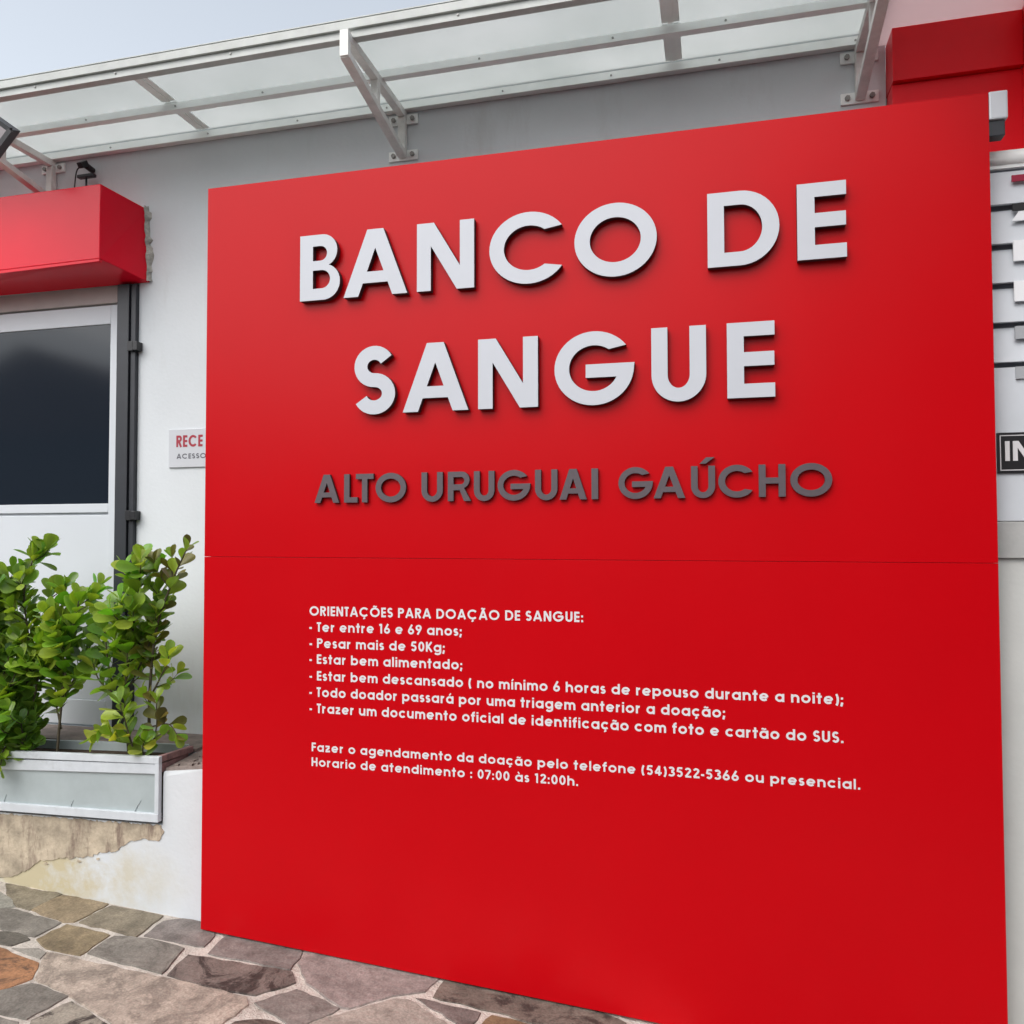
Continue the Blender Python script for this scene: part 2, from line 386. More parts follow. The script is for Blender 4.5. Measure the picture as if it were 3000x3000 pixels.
m_.poly([(-60, -300, rz(-60)), (60, -300, rz(60)), (60, -2.6, rz(60)), (-60, -2.6, rz(-60))])
tag(m_.build('road', ASPH), kind='structure')
m_ = MB(); rz = lambda x: GZ(x)-.16
m_.poly([(-400, -400, rz(-400)), (400, -400, rz(400)), (400, 400, rz(400)), (-400, 400, rz(-400))])
tag(m_.build('ground', mat('earth', (.16, .14, .11), .95, .1, var=.2, vscale=2)), kind='structure')

# ------------------------------------------------------------------ main building
bld = thing('clinic_building', 'white plastered building with a raised landing behind the tall red sign panel', 'building', (-2, .55, 0))
W = .55
m_ = MB()
m_.box(-2.915, .70, W, 1.2, -.3, 4.08); m_.box(-4.05, -2.915, W, 1.2, 2.987, 4.08); m_.box(-8, -4.05, W, 1.2, -.3, 4.08)
m_.box(-4.05, -2.915, W, 1.2, -.3, .66)
m_.build('wall', WALL, bld)
bx('roof', CONC, bld, -8, .70, .50, 7, 4.08, 4.14)
NX, NY = -2.366, .30
m_ = MB()
m_.hexa([(-8, .07, -.4), (NX, .07, -.4), (NX, NY, -.4), (-8, NY, -.4), (-8, .07, .280), (NX, .07, .391), (NX, NY, .391), (-8, NY, .280)]).box(-8, NX, NY, W, -.4, .648).box(NX, .735, .07, W, -.4, .60)
m_.hexa([(NX, .07, .60), (-2.15, .07, .60), (-2.15, W, .60), (NX, W, .60), (NX, .074, .622), (-2.15, .07, .648), (-2.15, W, .648), (NX, W, .648)])
m_.box(-2.15, .735, .07, W, .60, .648)
m_.build('plinth', PLIN, bld)
m_ = MB()
m_.box(-8, NX, NY, W, .648, .664, .003)
m_.hexa([(NX, .085, .6225), (-2.15, .074, .648), (-2.15, W, .648), (NX, W, .648), (NX, .085, .634), (-2.15, .074, .664), (-2.15, W, .664), (NX, W, .664)])
m_.box(-2.15, .735, .066, W, .648, .664)
rr = random.Random(8)
for i in range(26):     # broken crumbs of the chipped slab edge
    x = rr.uniform(NX+.005, -2.13); y = rr.uniform(.078, .30); r = rr.uniform(.004, .011); z = .634+(x-NX)*.139+.001
    m_.hexa([(x+rr.uniform(-r, r)*.4+a*r, y+b*r+rr.uniform(-r, r)*.4, z+(r*.9 if k else -.004)) for k in (0, 1) for a, b in ((-1, -1), (1, -1), (1, 1), (-1, 1))])
m_.build('landing_slab', STONE_TOP, bld)
pts = [(-4.2, .05), (-3.6, .06), (-3.30, .065), (-3.235, .075), (-3.165, .085), (-3.10, .118), (-3.006, .178), (-2.878, .199), (-2.758, .216), (-2.692, .241), (-2.607, .255),
       (-2.562, .286), (-2.511, .312), (-2.467, .325), (-2.384, .321), (-2.359, .353), (-2.372, .388), (-4.2, .352)]
rr = random.Random(5); P2 = []
for i in range(len(pts)-1):
    a, b = pts[i], pts[i+1]; k = max(1, int(hypot(b[0]-a[0], b[1]-a[1])/.012))
    for j in range(k):
        t = j/k; P2.append((a[0]+(b[0]-a[0])*t+rr.uniform(-.006, .006), a[1]+(b[1]-a[1])*t+rr.uniform(-.006, .006)))
P2.append(pts[-1])
m_ = MB(); front = [m_.bm.verts.new((x, .0665, z)) for x, z in P2]; back = [m_.bm.verts.new((x, .0715, z)) for x, z in P2]
m_.bm.faces.new(front)
for i in range(len(P2)): m_.bm.faces.new([front[i], back[i], back[(i+1) % len(P2)], front[(i+1) % len(P2)]])
rr = random.Random(12)
for cx_, cz_, r_ in ((-2.70, .213, .007), (-2.80, .192, .008), (-2.98, .165, .008)):
    n_p = 11; ring_f = []; ring_b = []
    for i in range(n_p):        # small flakes of paint lost beside the main patch
        a_ = 2*pi*i/n_p; q_ = r_*rr.uniform(.55, 1.2)
        ring_f.append(m_.bm.verts.new((cx_+q_*1.5*cos(a_), .0668, cz_+q_*.8*sin(a_)))); ring_b.append(m_.bm.verts.new((cx_+q_*1.5*cos(a_), .0715, cz_+q_*.8*sin(a_))))
    m_.bm.faces.new(ring_f)
    for i in range(n_p): m_.bm.faces.new([ring_f[i], ring_b[i], ring_b[(i+1) % n_p], ring_f[(i+1) % n_p]])
m_.build('exposed_plaster', BEIGE, bld)['label'] = 'beige bare plaster where the white paint has peeled away'

# door (part of the building)
door = bx('door', DOORW, bld, -3.98, -3.04, .575, .60, .67, 2.885, .003)
m_ = MB()
m_.box(-3.98, -3.87, .558, .575, .67, 2.885, .003); m_.box(-3.098, -3.04, .558, .575, .67, 2.885, .003)
m_.box(-3.87, -3.098, .558, .575, 2.785, 2.885, .003); m_.box(-3.87, -3.098, .558, .575, 1.785, 1.832, .003); m_.box(-3.87, -3.098, .558, .575, .67, .80, .003)
m_.box(-3.87, -3.098, .565, .575, .80, 1.772, .004)
m_.build('door_rail', DOORW, door)
bx('glass', DGLASS, door, -3.87, -3.098, .566, .575, 1.832, 2.785)
bx('head_rail', SHAD, bld, -4.05, -3.03, .556, .62, 2.895, 2.986, .003)
post = MB().box(-3.022, -2.950, .515, .64, .664, 2.975, .003).box(-2.944, -2.916, .525, .64, .664, 2.975, .002).box(-2.950, -2.944, .54, .64, .664, 2.975).build('door_post', DARK, bld)
for z in (2.645, 1.767):
    MB().box(-2.95, -2.918, .505, .515, z-.026, z+.024, .002).box(-2.918, -2.890, .505, .549, z-.024, z+.022, .003).build('hinge_clip', BLACK, post)

# ------------------------------------------------------------------ red box awning
aw = thing('box_awning', 'glossy red box awning above the white door', 'awning', (-3.6, .42, 3.0))
L = -4.6
m_ = MB()
m_.hexa([(L, .30, 3.012), (-2.945, .30, 3.034), (-2.850, .548, 2.982), (L, .548, 2.988), (L, .30, 3.405), (-2.945, .30, 3.408), (-2.872, .548, 3.372), (L, .548, 3.378)], .003)
m_.build('shell', RED2, aw)
m_ = MB()
m_.hexa([(L, .302, 2.992), (-2.947, .302, 3.020), (-2.944, .318, 3.017), (L, .318, 2.990), (L, .302, 3.012), (-2.947, .302, 3.034), (-2.944, .318, 3.031), (L, .318, 3.009)], .001)
m_.build('bottom_lip', RED2, aw)
rr = random.Random(11); m_ = MB()
zz = [2.985+.02*i for i in range(21)]
ring = []
for z in zz:
    x0 = -2.872+(3.372-z)*.057-.004; wd = .012+rr.uniform(0, .018)+(.018 if rr.random() < .2 else 0); dp = .006+rr.uniform(0, .010)
    ring.append([m_.bm.verts.new(p) for p in ((x0, W-.001, z), (x0+.002, W-dp-.012, z+rr.uniform(-.004, .004)), (x0+wd*.6, W-dp, z+rr.uniform(-.005, .005)), (x0+wd, W-.001, z+rr.uniform(-.006, .006)))])
for A, B in zip(ring, ring[1:]):
    for k in range(3): m_.bm.faces.new([A[k], A[k+1], B[k+1], B[k]])
m_.build('sealant', SEAL, aw)['label'] = 'ragged dried sealant along the awning end'

# ------------------------------------------------------------------ glass canopy
cn = thing('glass_canopy', 'long milky glass canopy on white metal brackets above the red sign', 'canopy', (-1.4, .25, 3.7))
CX0, CX1 = -7.5, .640
MB().box(CX0, CX1, -.050, -.012, 3.690, 3.752, .002).box(CX0, CX1, -.062, -.050, 3.722, 3.757, .002).box(CX0, CX1, -.056, -.050, 3.686, 3.696).box(CX0, CX1, -.058, .03, 3.764, 3.768).build('front_rail', RAIL, cn)
prof = lambda y: [(CX0, y, 3.690), (CX1, y, 3.690), (CX1, y+.036, 3.690), (CX0, y+.036, 3.690), (CX0, y+.033, 3.745), (CX1, y+.033, 3.745), (CX1, y+.036, 3.745), (CX0, y+.036, 3.745)]
MB().hexa(prof(.244), .0015).build('purlin', ALU, cn)
MB().hexa(prof(.512), .0015).build('wall_rail', ALU, cn)
bx('glass_sheet', MILK, cn, CX0, CX1, -.048, .548, 3.7525, 3.7605)
for x in (-6.9, -4.84, -2.53, -.16):
    for y0, y1 in ((-.012, .265), (.277, .533)):
        MB().box(x-.036, x+.036, y0, y1, 3.747, 3.7517, .001).box(x-.010, x+.010, y0, y1, 3.743, 3.747).build('joint_strip', ALU, cn)
rr = random.Random(2)
scr = None
for x in [CX0+.3+.52*i for i in range(8, 16)]:
    for y, z in ((-.050, 3.709), (.2585, 3.714), (.5265, 3.714)):
        xx = x+rr.uniform(-.05, .05)
        if scr is None: scr = MB().tube([(0, .001, 0), (0, -.005, 0)], .0048, 6).build('screw', mat('screw_zinc', (.42, .42, .40), .45, .5), cn); q = scr
        else: q = scr.copy(); COL.objects.link(q)
        q.location = (xx, y, z)
def bracket(x):
    b = MB()
    b.bar((x, .545, 3.672), (x, -.075, 3.680), .036, .034, bev=.002).box(x-.018, x+.018, .512, .545, 3.470, 3.654, .002).box(x-.016, x+.016, .20, .23, 3.545, 3.66)
    o = b.build('bracket', ALUD, cn)
    MB().bar((x, .53, 3.476), (x, -.085, 3.603), .040, .030, bev=.002).box(x-.019, x+.019, -.095, -.070, 3.592, 3.70, .002).build('strut', ALUD, o)
    for z in (3.652, 3.478):
        p = MB().box(x-.074, x+.074, .538, .549, z-.024, z+.024, .002).build('wall_plate', ALU, o)
        for dx in (-.048, .048): MB().tube([(x+dx, .54, z), (x+dx, .526, z)], .011, 6).build('bolt', BOLT, o)
for x in (-5.50, -3.465, -1.435, .597): bracket(x)

# ------------------------------------------------------------------ big red sign panel
sg = thing('sign_panel', 'tall red sign panel with raised white letters BANCO DE SANGUE and donor guidelines', 'sign', (-.6, 0, 0))
XL, XR = -2.121, .9125
def slab(x0, x1, zb0, zb1, zt0, zt1, y0=0, y1=.045):
    return MB().hexa([(x0, y0, zb0), (x1, y0, zb1), (x1, y1, zb1), (x0, y1, zb0), (x0, y0, zt0), (x1, y0, zt1), (x1, y1, zt1), (x0, y1, zt0)], .0005)
slab(XL, XR, 1.5705, 1.5605, 3.1635, 3.1585).build('upper_panel', RED, sg)
slab(XL, XR, -.129-.06*XL+.004, -.129-.06*XR+.004, 1.5690, 1.5590).build('lower_panel', RED, sg)
bx('backing_frame', mat('frame_shadow_red', (.10, .006, .008), .7, .2), sg, XL+.001, XR-.001, .0455, .060, .10, 3.12)
for x in (-1.9, -.6, .7): bx('standoff', DARK, sg, x-.03, x+.03, .061, .549, 2.9, 2.96)

def arc(cx, cy, rx, ry, a0, a1, n=None):
    n = n or max(6, int(abs(a1-a0)/8))
    return [(cx+rx*cos(radians(a0+(a1-a0)*i/n)), cy+ry*sin(radians(a0+(a1-a0)*i/n))) for i in range(n+1)]
def thick(path, wd, closed=False):
    """outline loops of a constant-width stroke"""
    n = len(path); Lf, Rt = [], []
    for i in range(n):
        if closed: a, b, c = path[i-1], path[i], path[(i+1) % n]
        else: a, b, c = path[max(i-1, 0)], path[i], path[min(i+1, n-1)]
        d1 = Vector((b[0]-a[0], b[1]-a[1])); d2 = Vector((c[0]-b[0], c[1]-b[1]))
        if d1.length < 1e-9: d1 = d2
        if d2.length < 1e-9: d2 = d1
        d1.normalize(); d2.normalize(); t = (d1+d2); t = t.normalized() if t.length > 1e-6 else d1
        nr = Vector((-t.y, t.x)); k = wd/2/max(.45, nr.dot(Vector((-d1.y, d1.x))))
        Lf.append((b[0]+nr.x*k, b[1]+nr.y*k)); Rt.append((b[0]-nr.x*k, b[1]-nr.y*k))
    if closed: return [Lf, Rt]
    return [Lf+Rt[::-1]]
def spath(H, Wd, wd):
    h = wd/2; R = (H-wd)/4; rx = Wd/2-h
    up_ = arc(Wd/2, H-h-R, rx*.94, R, 28, 270, 22); lo_ = arc(Wd/2, h+R, rx, R, 90, -155, 22)
    return up_[:-1]+lo_
def big(ch, W_, wv, wh):
    """loops (outer first, then holes) of a geometric capital, height 1, width W_"""
    if ch == 'I': return [[(0, 0), (0, 1), (W_, 1), (W_, 0)]]
    if ch == 'L': return [[(0, 0), (0, 1), (wv, 1), (wv, wh), (W_, wh), (W_, 0)]]
    if ch == 'T':
        c = W_/2; return [[(0, 1), (W_, 1), (W_, 1-wh), (c+wv/2, 1-wh), (c+wv/2, 0), (c-wv/2, 0), (c-wv/2, 1-wh), (0, 1-wh)]]
    if ch == 'H':
        return [[(0, 0), (0, 1), (wv, 1), (wv, .5+wh/2), (W_-wv, .5+wh/2), (W_-wv, 1), (W_, 1), (W_, 0), (W_-wv, 0), (W_-wv, .5-wh/2), (wv, .5-wh/2), (wv, 0)]]
    if ch == 'E':
        return [[(0, 0), (0, 1), (W_, 1), (W_, 1-wh), (wv, 1-wh), (wv, .5+wh/2+.01), (W_*.99, .5+wh/2+.01), (W_*.99, .5-wh/2+.01), (wv, .5-wh/2+.01), (wv, wh), (W_, wh), (W_, 0)]]
    if ch == 'N':
        k = wv*1.22; s = (1)/(W_-wv-(k-wv)*0-.0)
        return [[(0, 0), (0, 1), (k, 1), (W_-wv, .34), (W_-wv, 1), (W_, 1), (W_, 0), (W_-k, 0), (wv, .66), (wv, 0)]]
    if ch == 'A':
        c = W_/2; a = wv*.60; b = wv*1.10; s = c-a
        li = lambda y: b+s*y
        y0, y1 = .195, .195+wh*.92; ya = (c-b)/s
        return [[(0, 0), (c-a, 1), (c+a, 1), (W_, 0), (W_-b, 0), (W_-li(y0), y0), (li(y0), y0), (b, 0)], [(li(y1), y1), (W_-li(y1), y1), (c, ya)]]
    if ch == 'B':
        rl, ru = .272, .25
        xl, xu = W_-rl, W_-ru-.045
        outer = [(0, 0)]+arc(xl, rl, rl, rl, -90, 72)+arc(xu, 1-ru, ru, ru, -55, 90)+[(0, 1)]
        h1 = [(wv, wh*.95)]+arc(xl-.03, (wh*.95+.455)/2, (.455-wh*.95)/2, (.455-wh*.95)/2, -90, 90)+[(wv, .455)]
        t = 1-wh*.95; h2 = [(wv, .60)]+arc(xu-.03, (.60+t)/2, (t-.60)/2, (t-.60)/2, -90, 90)+[(wv, t)]
        return [outer, h1, h2]
    if ch == 'D':
        rx = min(.5, W_*.58)
        outer = [(0, 0)]+arc(W_-rx, .5, rx, .5, -90, 90)+[(0, 1)]
        hole = [(wv, wh)]+arc(W_-rx, .5, rx-wv, .5-wh, -90, 90)+[(wv, 1-wh)]
        return [outer, hole]
    if ch == 'O':
        e = .012; return [arc(W_/2, .5, W_/2, .5+e, 0, 360, 56)[:-1], arc(W_/2, .5, W_/2-wv, .5+e-wh*1.08, 0, 360, 56)[:-1]]
    if ch in 'CG':
        e = .012; th = 34; R = .5+e; ry = R-wh*1.05
        rx = W_/(1+cos(radians(th))) if ch == 'C' else W_/2; rxi = rx-wv
        yo = R*sin(radians(th)); ti = .55*math.degrees(asin(min(.97, yo/ry)))+.45*th
        if ch == 'C':
            return [arc(rx, .5, rx, R, th, 360-th, 44)+arc(rx, .5, rxi, ry, 360-ti, ti, 44)]
        bt = .055; bb = bt-wh
        tb = math.degrees(asin(max(-.97, bb/ry)))
        return [arc(rx, .5, rx*.985, R, th+2, 352, 46)+[(W_, .5+bt), (W_*.40, .5+bt), (W_*.40, .5+bb)]+[(rx+rxi*cos(radians(tb)), .5+bb)]+arc(rx, .5, rxi, ry, 360+tb, ti+2, 44)]
    if ch == 'U':
        r = W_/2; ri = r-wv
        return [[(0, 1)]+arc(r, r*.98, r, r*.98+.012, 180, 360, 26)+[(W_, 1), (W_-wv, 1)]+arc(r, r*.98, ri, r*.98+.012-wh, 360, 180, 26)+[(wv, 1)]]
    if ch == 'S':
        return thick([(x, y*1.024-.012) for x, y in spath(1, W_, wv*.96)], wv*.96)
    if ch == 'R':
        r = .285; xr = W_*.94-r
        outer = [(0, 0), (wv, 0), (wv, .37), (xr-.06, .37), (W_-wv*1.2, 0), (W_, 0), (xr+.09, .44)]+arc(xr, 1-r, r, r, -58, 90)+[(0, 1)]
        t = 1-wh; hole = [(wv, .57)]+arc(xr-.02, (.57-.02+t)/2+.01, (t-.57)/2, (t-.57)/2, -90, 90)+[(wv, t)]
        return [outer, hole]
def raised(loops_list, name, ms, parent, yf, yb):
    """solid letter from loops in (x,z); front face material 0, sides material 1"""
    bm = bmesh.new()
    for loops in loops_list:
        flat = [p for lp in loops for p in lp]
        tris = tessellate_polygon([[Vector((p[0], p[1], 0)) for p in lp] for lp in loops])
        F = [bm.verts.new((x, yf, z)) for x, z in flat]; B = [bm.verts.new((x, yb, z)) for x, z in flat]
        for t in tris:
            try:
                f = bm.faces.new([F[i] for i in t]); f.material_index = 0
                f.normal_update()
                if f.normal.y > 0: f.normal_flip()
                f = bm.faces.new([B[i] for i in t]); f.material_index = 1
            except ValueError: pass
        o = 0
        for lp in loops:
            n = len(lp)
            for i in range(n):
                f = bm.faces.new([F[o+i], B[o+i], B[o+(i+1) % n], F[o+(i+1) % n]]); f.material_index = 1
            o += n
    me = bpy.data.meshes.new(name); bm.to_mesh(me); bm.free()
    return link(name, me, ms, parent)
def place(ch, x0, x1, zb, cap, wv, wh, ms, yf, yb, accent=False):
    loops = big(ch, (x1-x0)/cap, wv, wh)
    LL = [[[(x0+p[0]*cap, zb+p[1]*cap) for p in lp] for lp in loops]]
    if accent:
        c = (x0+x1)/2; LL.append([[(c-.012, zb+cap*1.07), (c+.012, zb+cap*1.27), (c+.042, zb+cap*1.27), (c+.010, zb+cap*1.07)]])
    raised(LL, 'letter', ms, sg, yf, yb)
for zb, row in ((2.6265, [('B', -1.660, -1.480), ('A', -1.463, -1.186), ('N', -1.145, -.907), ('C', -.845, -.558), ('O', -.510, -.202), ('D', -.020, .229), ('E', .289, .452)]),
                (2.1470, [('S', -1.417, -1.237), ('A', -1.204, -.931), ('N', -.891, -.653), ('G', -.591, -.287), ('U', -.225, -.029), ('E', .044, .208)])):
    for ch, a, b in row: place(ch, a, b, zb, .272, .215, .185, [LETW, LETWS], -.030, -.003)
for ch, a, b in [('A', -1.596, -1.486), ('L', -1.464, -1.405), ('T', -1.412, -1.335), ('O', -1.326, -1.195), ('U', -1.130, -1.041), ('R', -1.020, -.925), ('U', -.913, -.830), ('G', -.818, -.687),
                 ('U', -.669, -.582), ('A', -.574, -.470), ('I', -.452, -.427), ('G', -.352, -.224), ('A', -.222, -.108), ('Ú', -.087, -.002), ('C', .009, .128), ('H', .149, .240), ('O', .256, .395)]:
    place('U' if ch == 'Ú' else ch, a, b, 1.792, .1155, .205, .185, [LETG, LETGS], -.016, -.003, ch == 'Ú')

# --- small vinyl text: a geometric stroke alphabet, cap height 1, x-height .74
SW = .195; HW = SW/2; XH = .74; RC = XH/2-HW
def circ(cx): return ('c', arc(cx, XH/2, RC, RC, 0, 360, 28)[:-1])
def ln(*p): return ('l', list(p))
def dot(x, y): return ('l', [(x-HW, y), (x+HW, y)])
def glyph(ch):
    acc = None
    base = {'Ç': ('C', 'ced'), 'Õ': ('O', 'til'), 'Ã': ('A', 'til'), 'ç': ('c', 'ced'), 'ã': ('a', 'til'), 'á': ('a', 'acu'), 'à': ('a', 'gra'), 'í': ('ı', 'acu')}
    if ch in base: ch, acc = base[ch]
    S = []; w_ = XH
    R = .235; ca = XH-HW-R
    if ch == ' ': return [], .30
    if ch == 'o': S = [circ(XH/2)]
    elif ch == 'a': S = [circ(XH/2), ln((XH-HW, 0), (XH-HW, XH))]
    elif ch == 'd': S = [circ(XH/2), ln((XH-HW, 0), (XH-HW, 1))]
    elif ch == 'b': S = [circ(XH/2), ln((HW, 0), (HW, 1))]
    elif ch == 'p': S = [circ(XH/2), ln((HW, -.27), (HW, XH))]
    elif ch == 'g': S = [circ(XH/2), ('l', [(XH-HW, XH), (XH-HW, -.02)]+arc(XH/2, -.02, XH/2-HW, .20, 0, -150, 10))]
    elif ch == 'c': S = [('l', arc(XH/2, XH/2, RC, RC, 42, 318, 22))]; w_ = XH*.93
    elif ch == 'e': S = [ln((HW+.05, XH/2-.01), (XH-HW-.0, XH/2-.01)), ('l', arc(XH/2, XH/2, RC, RC, 0, 318, 26))]
    elif ch in 'nh': S = [ln((HW, 0), (HW, XH if ch == 'n' else 1)), ('l', arc(HW+R, ca, R, R, 165, 0, 14)+[(HW+2*R, 0)])]; w_ = 2*R+SW
    elif ch == 'm':
        R = .205; ca = XH-HW-R
        S = [ln((HW, 0), (HW, XH)), ('l', arc(HW+R, ca, R, R, 165, 0, 14)+[(HW+2*R, 0)]), ('l', arc(HW+3*R, ca, R, R, 165, 0, 14)+[(HW+4*R, 0)])]; w_ = 4*R+SW
    elif ch == 'u': S = [('l', [(HW, XH)]+arc(HW+R, HW+R, R, R, 180, 345, 14)), ln((HW+2*R, 0), (HW+2*R, XH))]; w_ = 2*R+SW
    elif ch == 'r': S = [ln((HW, 0), (HW, XH)), ('l', arc(HW+.2, ca-.02, .2, .235, 165, 75, 8))]; w_ = .40
    elif ch == 's': S = [('l', spath(XH, .46, SW*.92))]; w_ = .46
    elif ch == 't': S = [ln((.2, 0), (.2, .97)), ln((.0, XH-HW), (.4, XH-HW))]; w_ = .40
    elif ch == 'i': S = [ln((HW, 0), (HW, XH)), ln((HW, .84), (HW, 1))]; w_ = SW
    elif ch == 'ı': S = [ln((HW, 0), (HW, XH))]; w_ = SW
    elif ch == 'l': S = [ln((HW, 0), (HW, 1))]; w_ = SW
    elif ch == 'f': S = [('l', [(.17, 0), (.17, .80)]+arc(.34, .80, .17, .13, 180, 80, 8)), ln((.0, XH-HW), (.38, XH-HW))]; w_ = .38
    elif ch == 'z': S = [('l', [(.02, XH-HW), (.46, XH-HW)]), ln((.43, XH-SW), (.09, SW)), ln((.02, HW), (.50, HW))]; w_ = .52
    elif ch == 'O': S = [('c', arc(.5, .5, .5-HW, .5-HW, 0, 360, 32)[:-1])]; w_ = 1
    elif ch == '0': S = [('c', arc(.30, .5, .30-HW, .5-HW, 0, 360, 28)[:-1])]; w_ = .60
    elif ch in 'CG':
        S = [('l', arc(.5, .5, .5-HW, .5-HW, 40, 318 if ch == 'C' else 360, 28))]; w_ = .95
        if ch == 'G': S.append(ln((.45, .5), (1-HW+.03, .5))); w_ = 1
    elif ch == 'A': S = [ln((.08, 0), (.41, 1)), ln((.74, 0), (.41, 1)), ln((.2, .28), (.62, .28))]; w_ = .82
    elif ch == 'E': S = [ln((HW, 0), (HW, 1)), ln((HW, HW), (.48, HW)), ln((HW, .5), (.47, .5)), ln((HW, 1-HW), (.48, 1-HW))]; w_ = .48
    elif ch == 'F': S = [ln((HW, 0), (HW, 1)), ln((HW, .5), (.45, .5)), ln((HW, 1-HW), (.47, 1-HW))]; w_ = .47
    elif ch == 'I': S = [ln((HW, 0), (HW, 1))]; w_ = SW
    elif ch == 'N': S = [ln((HW, 0), (HW, 1)), ln((HW+.02, .98), (.70-HW-.02, .02)), ln((.70-HW, 0), (.70-HW, 1))]; w_ = .70
    elif ch == 'H': S = [ln((HW, 0), (HW, 1)), ln((HW, .5), (.66-HW, .5)), ln((.66-HW, 0), (.66-HW, 1))]; w_ = .66
    elif ch == 'T': S = [ln((.22, 0), (.22, 1)), ln((0, 1-HW), (.44, 1-HW))]; w_ = .44
    elif ch == 'K': S = [ln((HW, 0), (HW, 1)), ln((HW+.03, .40), (.55, 1)), ln((HW+.12, .53), (.58, 0))]; w_ = .62
    elif ch == 'U': S = [('l', [(HW, 1)]+arc(.32, .32, .32-HW, .32-HW, 180, 360, 18)+[(.64-HW, 1)])]; w_ = .64
    elif ch == 'S': S = [('l', spath(1, .56, SW))]; w_ = .56
    elif ch in 'PR':
        S = [ln((HW, 0), (HW, 1)), ('l', [(HW, 1-HW)]+arc(.32, .71, .29-HW, .29-HW, 90, -90, 14)+[(HW, .42+HW)])]; w_ = .60
        if ch == 'R': S.append(ln((.30, .45), (.53, 0))); w_ = .62
    elif ch == 'D': S = [ln((HW, 0), (HW, 1)), ('l', [(HW, 1-HW)]+arc(.33, .5, .44-HW, .5-HW, 90, -90, 18)+[(HW, HW)])]; w_ = .77
    elif ch == '1': S = [('l', [(.02, .86), (.16, 1-HW), (.22, 1-HW)]), ln((.22, 0), (.22, 1))]; w_ = .36
    elif ch == '2': S = [('l', arc(.28, .72, .28-HW, .28-HW, 170, -35, 14)+[(.08, HW)]), ln((.06, HW), (.56, HW))]; w_ = .56
    elif ch == '3': S = [('l', arc(.26, .74, .20, .26-HW, 150, -90, 14)), ('l', arc(.26, .29, .23, .29-HW, 90, -150, 14))]; w_ = .56
    elif ch == '4': S = [ln((.40, 0), (.40, 1)), ln((.40, .95), (.06, .28)), ln((.03, .27), (.60, .27))]; w_ = .60
    elif ch == '5': S = [ln((.16, 1-HW), (.52, 1-HW)), ('l', [(.17, .95), (.10, .50)]), ('l', arc(.28, .33, .28-HW, .33-HW, 125, -150, 18))]; w_ = .58
    elif ch in '69':
        A = arc(.30, .31, .31-HW, .31-HW, 0, 360, 24)[:-1]; B_ = [(.10, .40), (.40, 1)]
        if ch == '9': A = [(.60-x, 1-y) for x, y in A]; B_ = [(.60-x, 1-y) for x, y in B_]
        S = [('c', A), ('l', B_)]; w_ = .60
    elif ch == '7': S = [ln((.0, 1-HW), (.52, 1-HW)), ln((.47, 1-SW), (.16, 0))]; w_ = .53
    elif ch == '-': S = [ln((.0, .36), (.26, .36))]; w_ = .26
    elif ch == '.': S = [ln((HW, 0), (HW, SW))]; w_ = SW
    elif ch == ':': S = [ln((HW, 0), (HW, SW)), ln((HW, .46), (HW, .46+SW))]; w_ = SW
    elif ch == ';': S = [('l', [(HW+.02, SW), (HW-.06, -.15)]), ln((HW, .46), (HW, .46+SW))]; w_ = SW
    elif ch == '(': S = [('l', arc(.36, .42, .28, .62, 125, 235, 12))]; w_ = .30
    elif ch == ')': S = [('l', arc(-.06, .42, .28, .62, 55, -55, 12))]; w_ = .30
    top = 1.06 if ch.isupper() else XH+.10
    c = w_/2 if ch != 'a' else XH/2
    if acc == 'ced': S.append(('t', [(c, -.02), (c+.07, -.13), (c-.07, -.21)]))
    if acc == 'til': S.append(('t', [(c-.18, top), (c-.08, top+.07), (c+.08, top), (c+.18, top+.07)]))
    if acc == 'acu': S.append(('t', [(c-.04, top-.02), (c+.10, top+.18)]))
    if acc == 'gra': S.append(('t', [(c+.04, top-.02), (c-.10, top+.18)]))
    return S, w_
def text_line(txt, x0, x1, zb, cap, name='word', m=VINYL, parent=sg, yf=-.0006, sp=.135):
    items = []; x = 0
    for ch in txt:
        S, wd = glyph(ch); items.append((ch, S, x)); x += wd+(sp if ch != ' ' else sp*.6)
    k = (x1-x0)/(x-sp); sx = k/cap; i = 0; bm = None
    for ch, S, ox in items+[(' ', [], 0)]:
        if ch == ' ':
            if bm and len(bm.verts):
                me = bpy.data.meshes.new(name); bm.to_mesh(me); bm.free(); link(name, me, m, parent)
            bm = None; continue
        bm = bm or bmesh.new()
        for kind, path in S:
            wd = SW if kind != 't' else SW*.7
            loops = thick([((p[0]+ox)*sx, p[1]) for p in path], wd, kind == 'c')
            loops = [[(x0+p[0]*cap, zb+p[1]*cap) for p in lp] for lp in loops]
            tris = tessellate_polygon([[Vector((p[0], p[1], 0)) for p in lp] for lp in loops])
            yy = yf-.00012*(i % 5); i += 1
            V = [bm.verts.new((p[0], yy, p[1])) for lp in loops for p in lp]
            for t in tris:
                try:
                    f = bm.faces.new([V[q] for q in t]); f.normal_update()
                    if f.normal.y > 0: f.normal_flip()
                except ValueError: pass
CAP = .0385
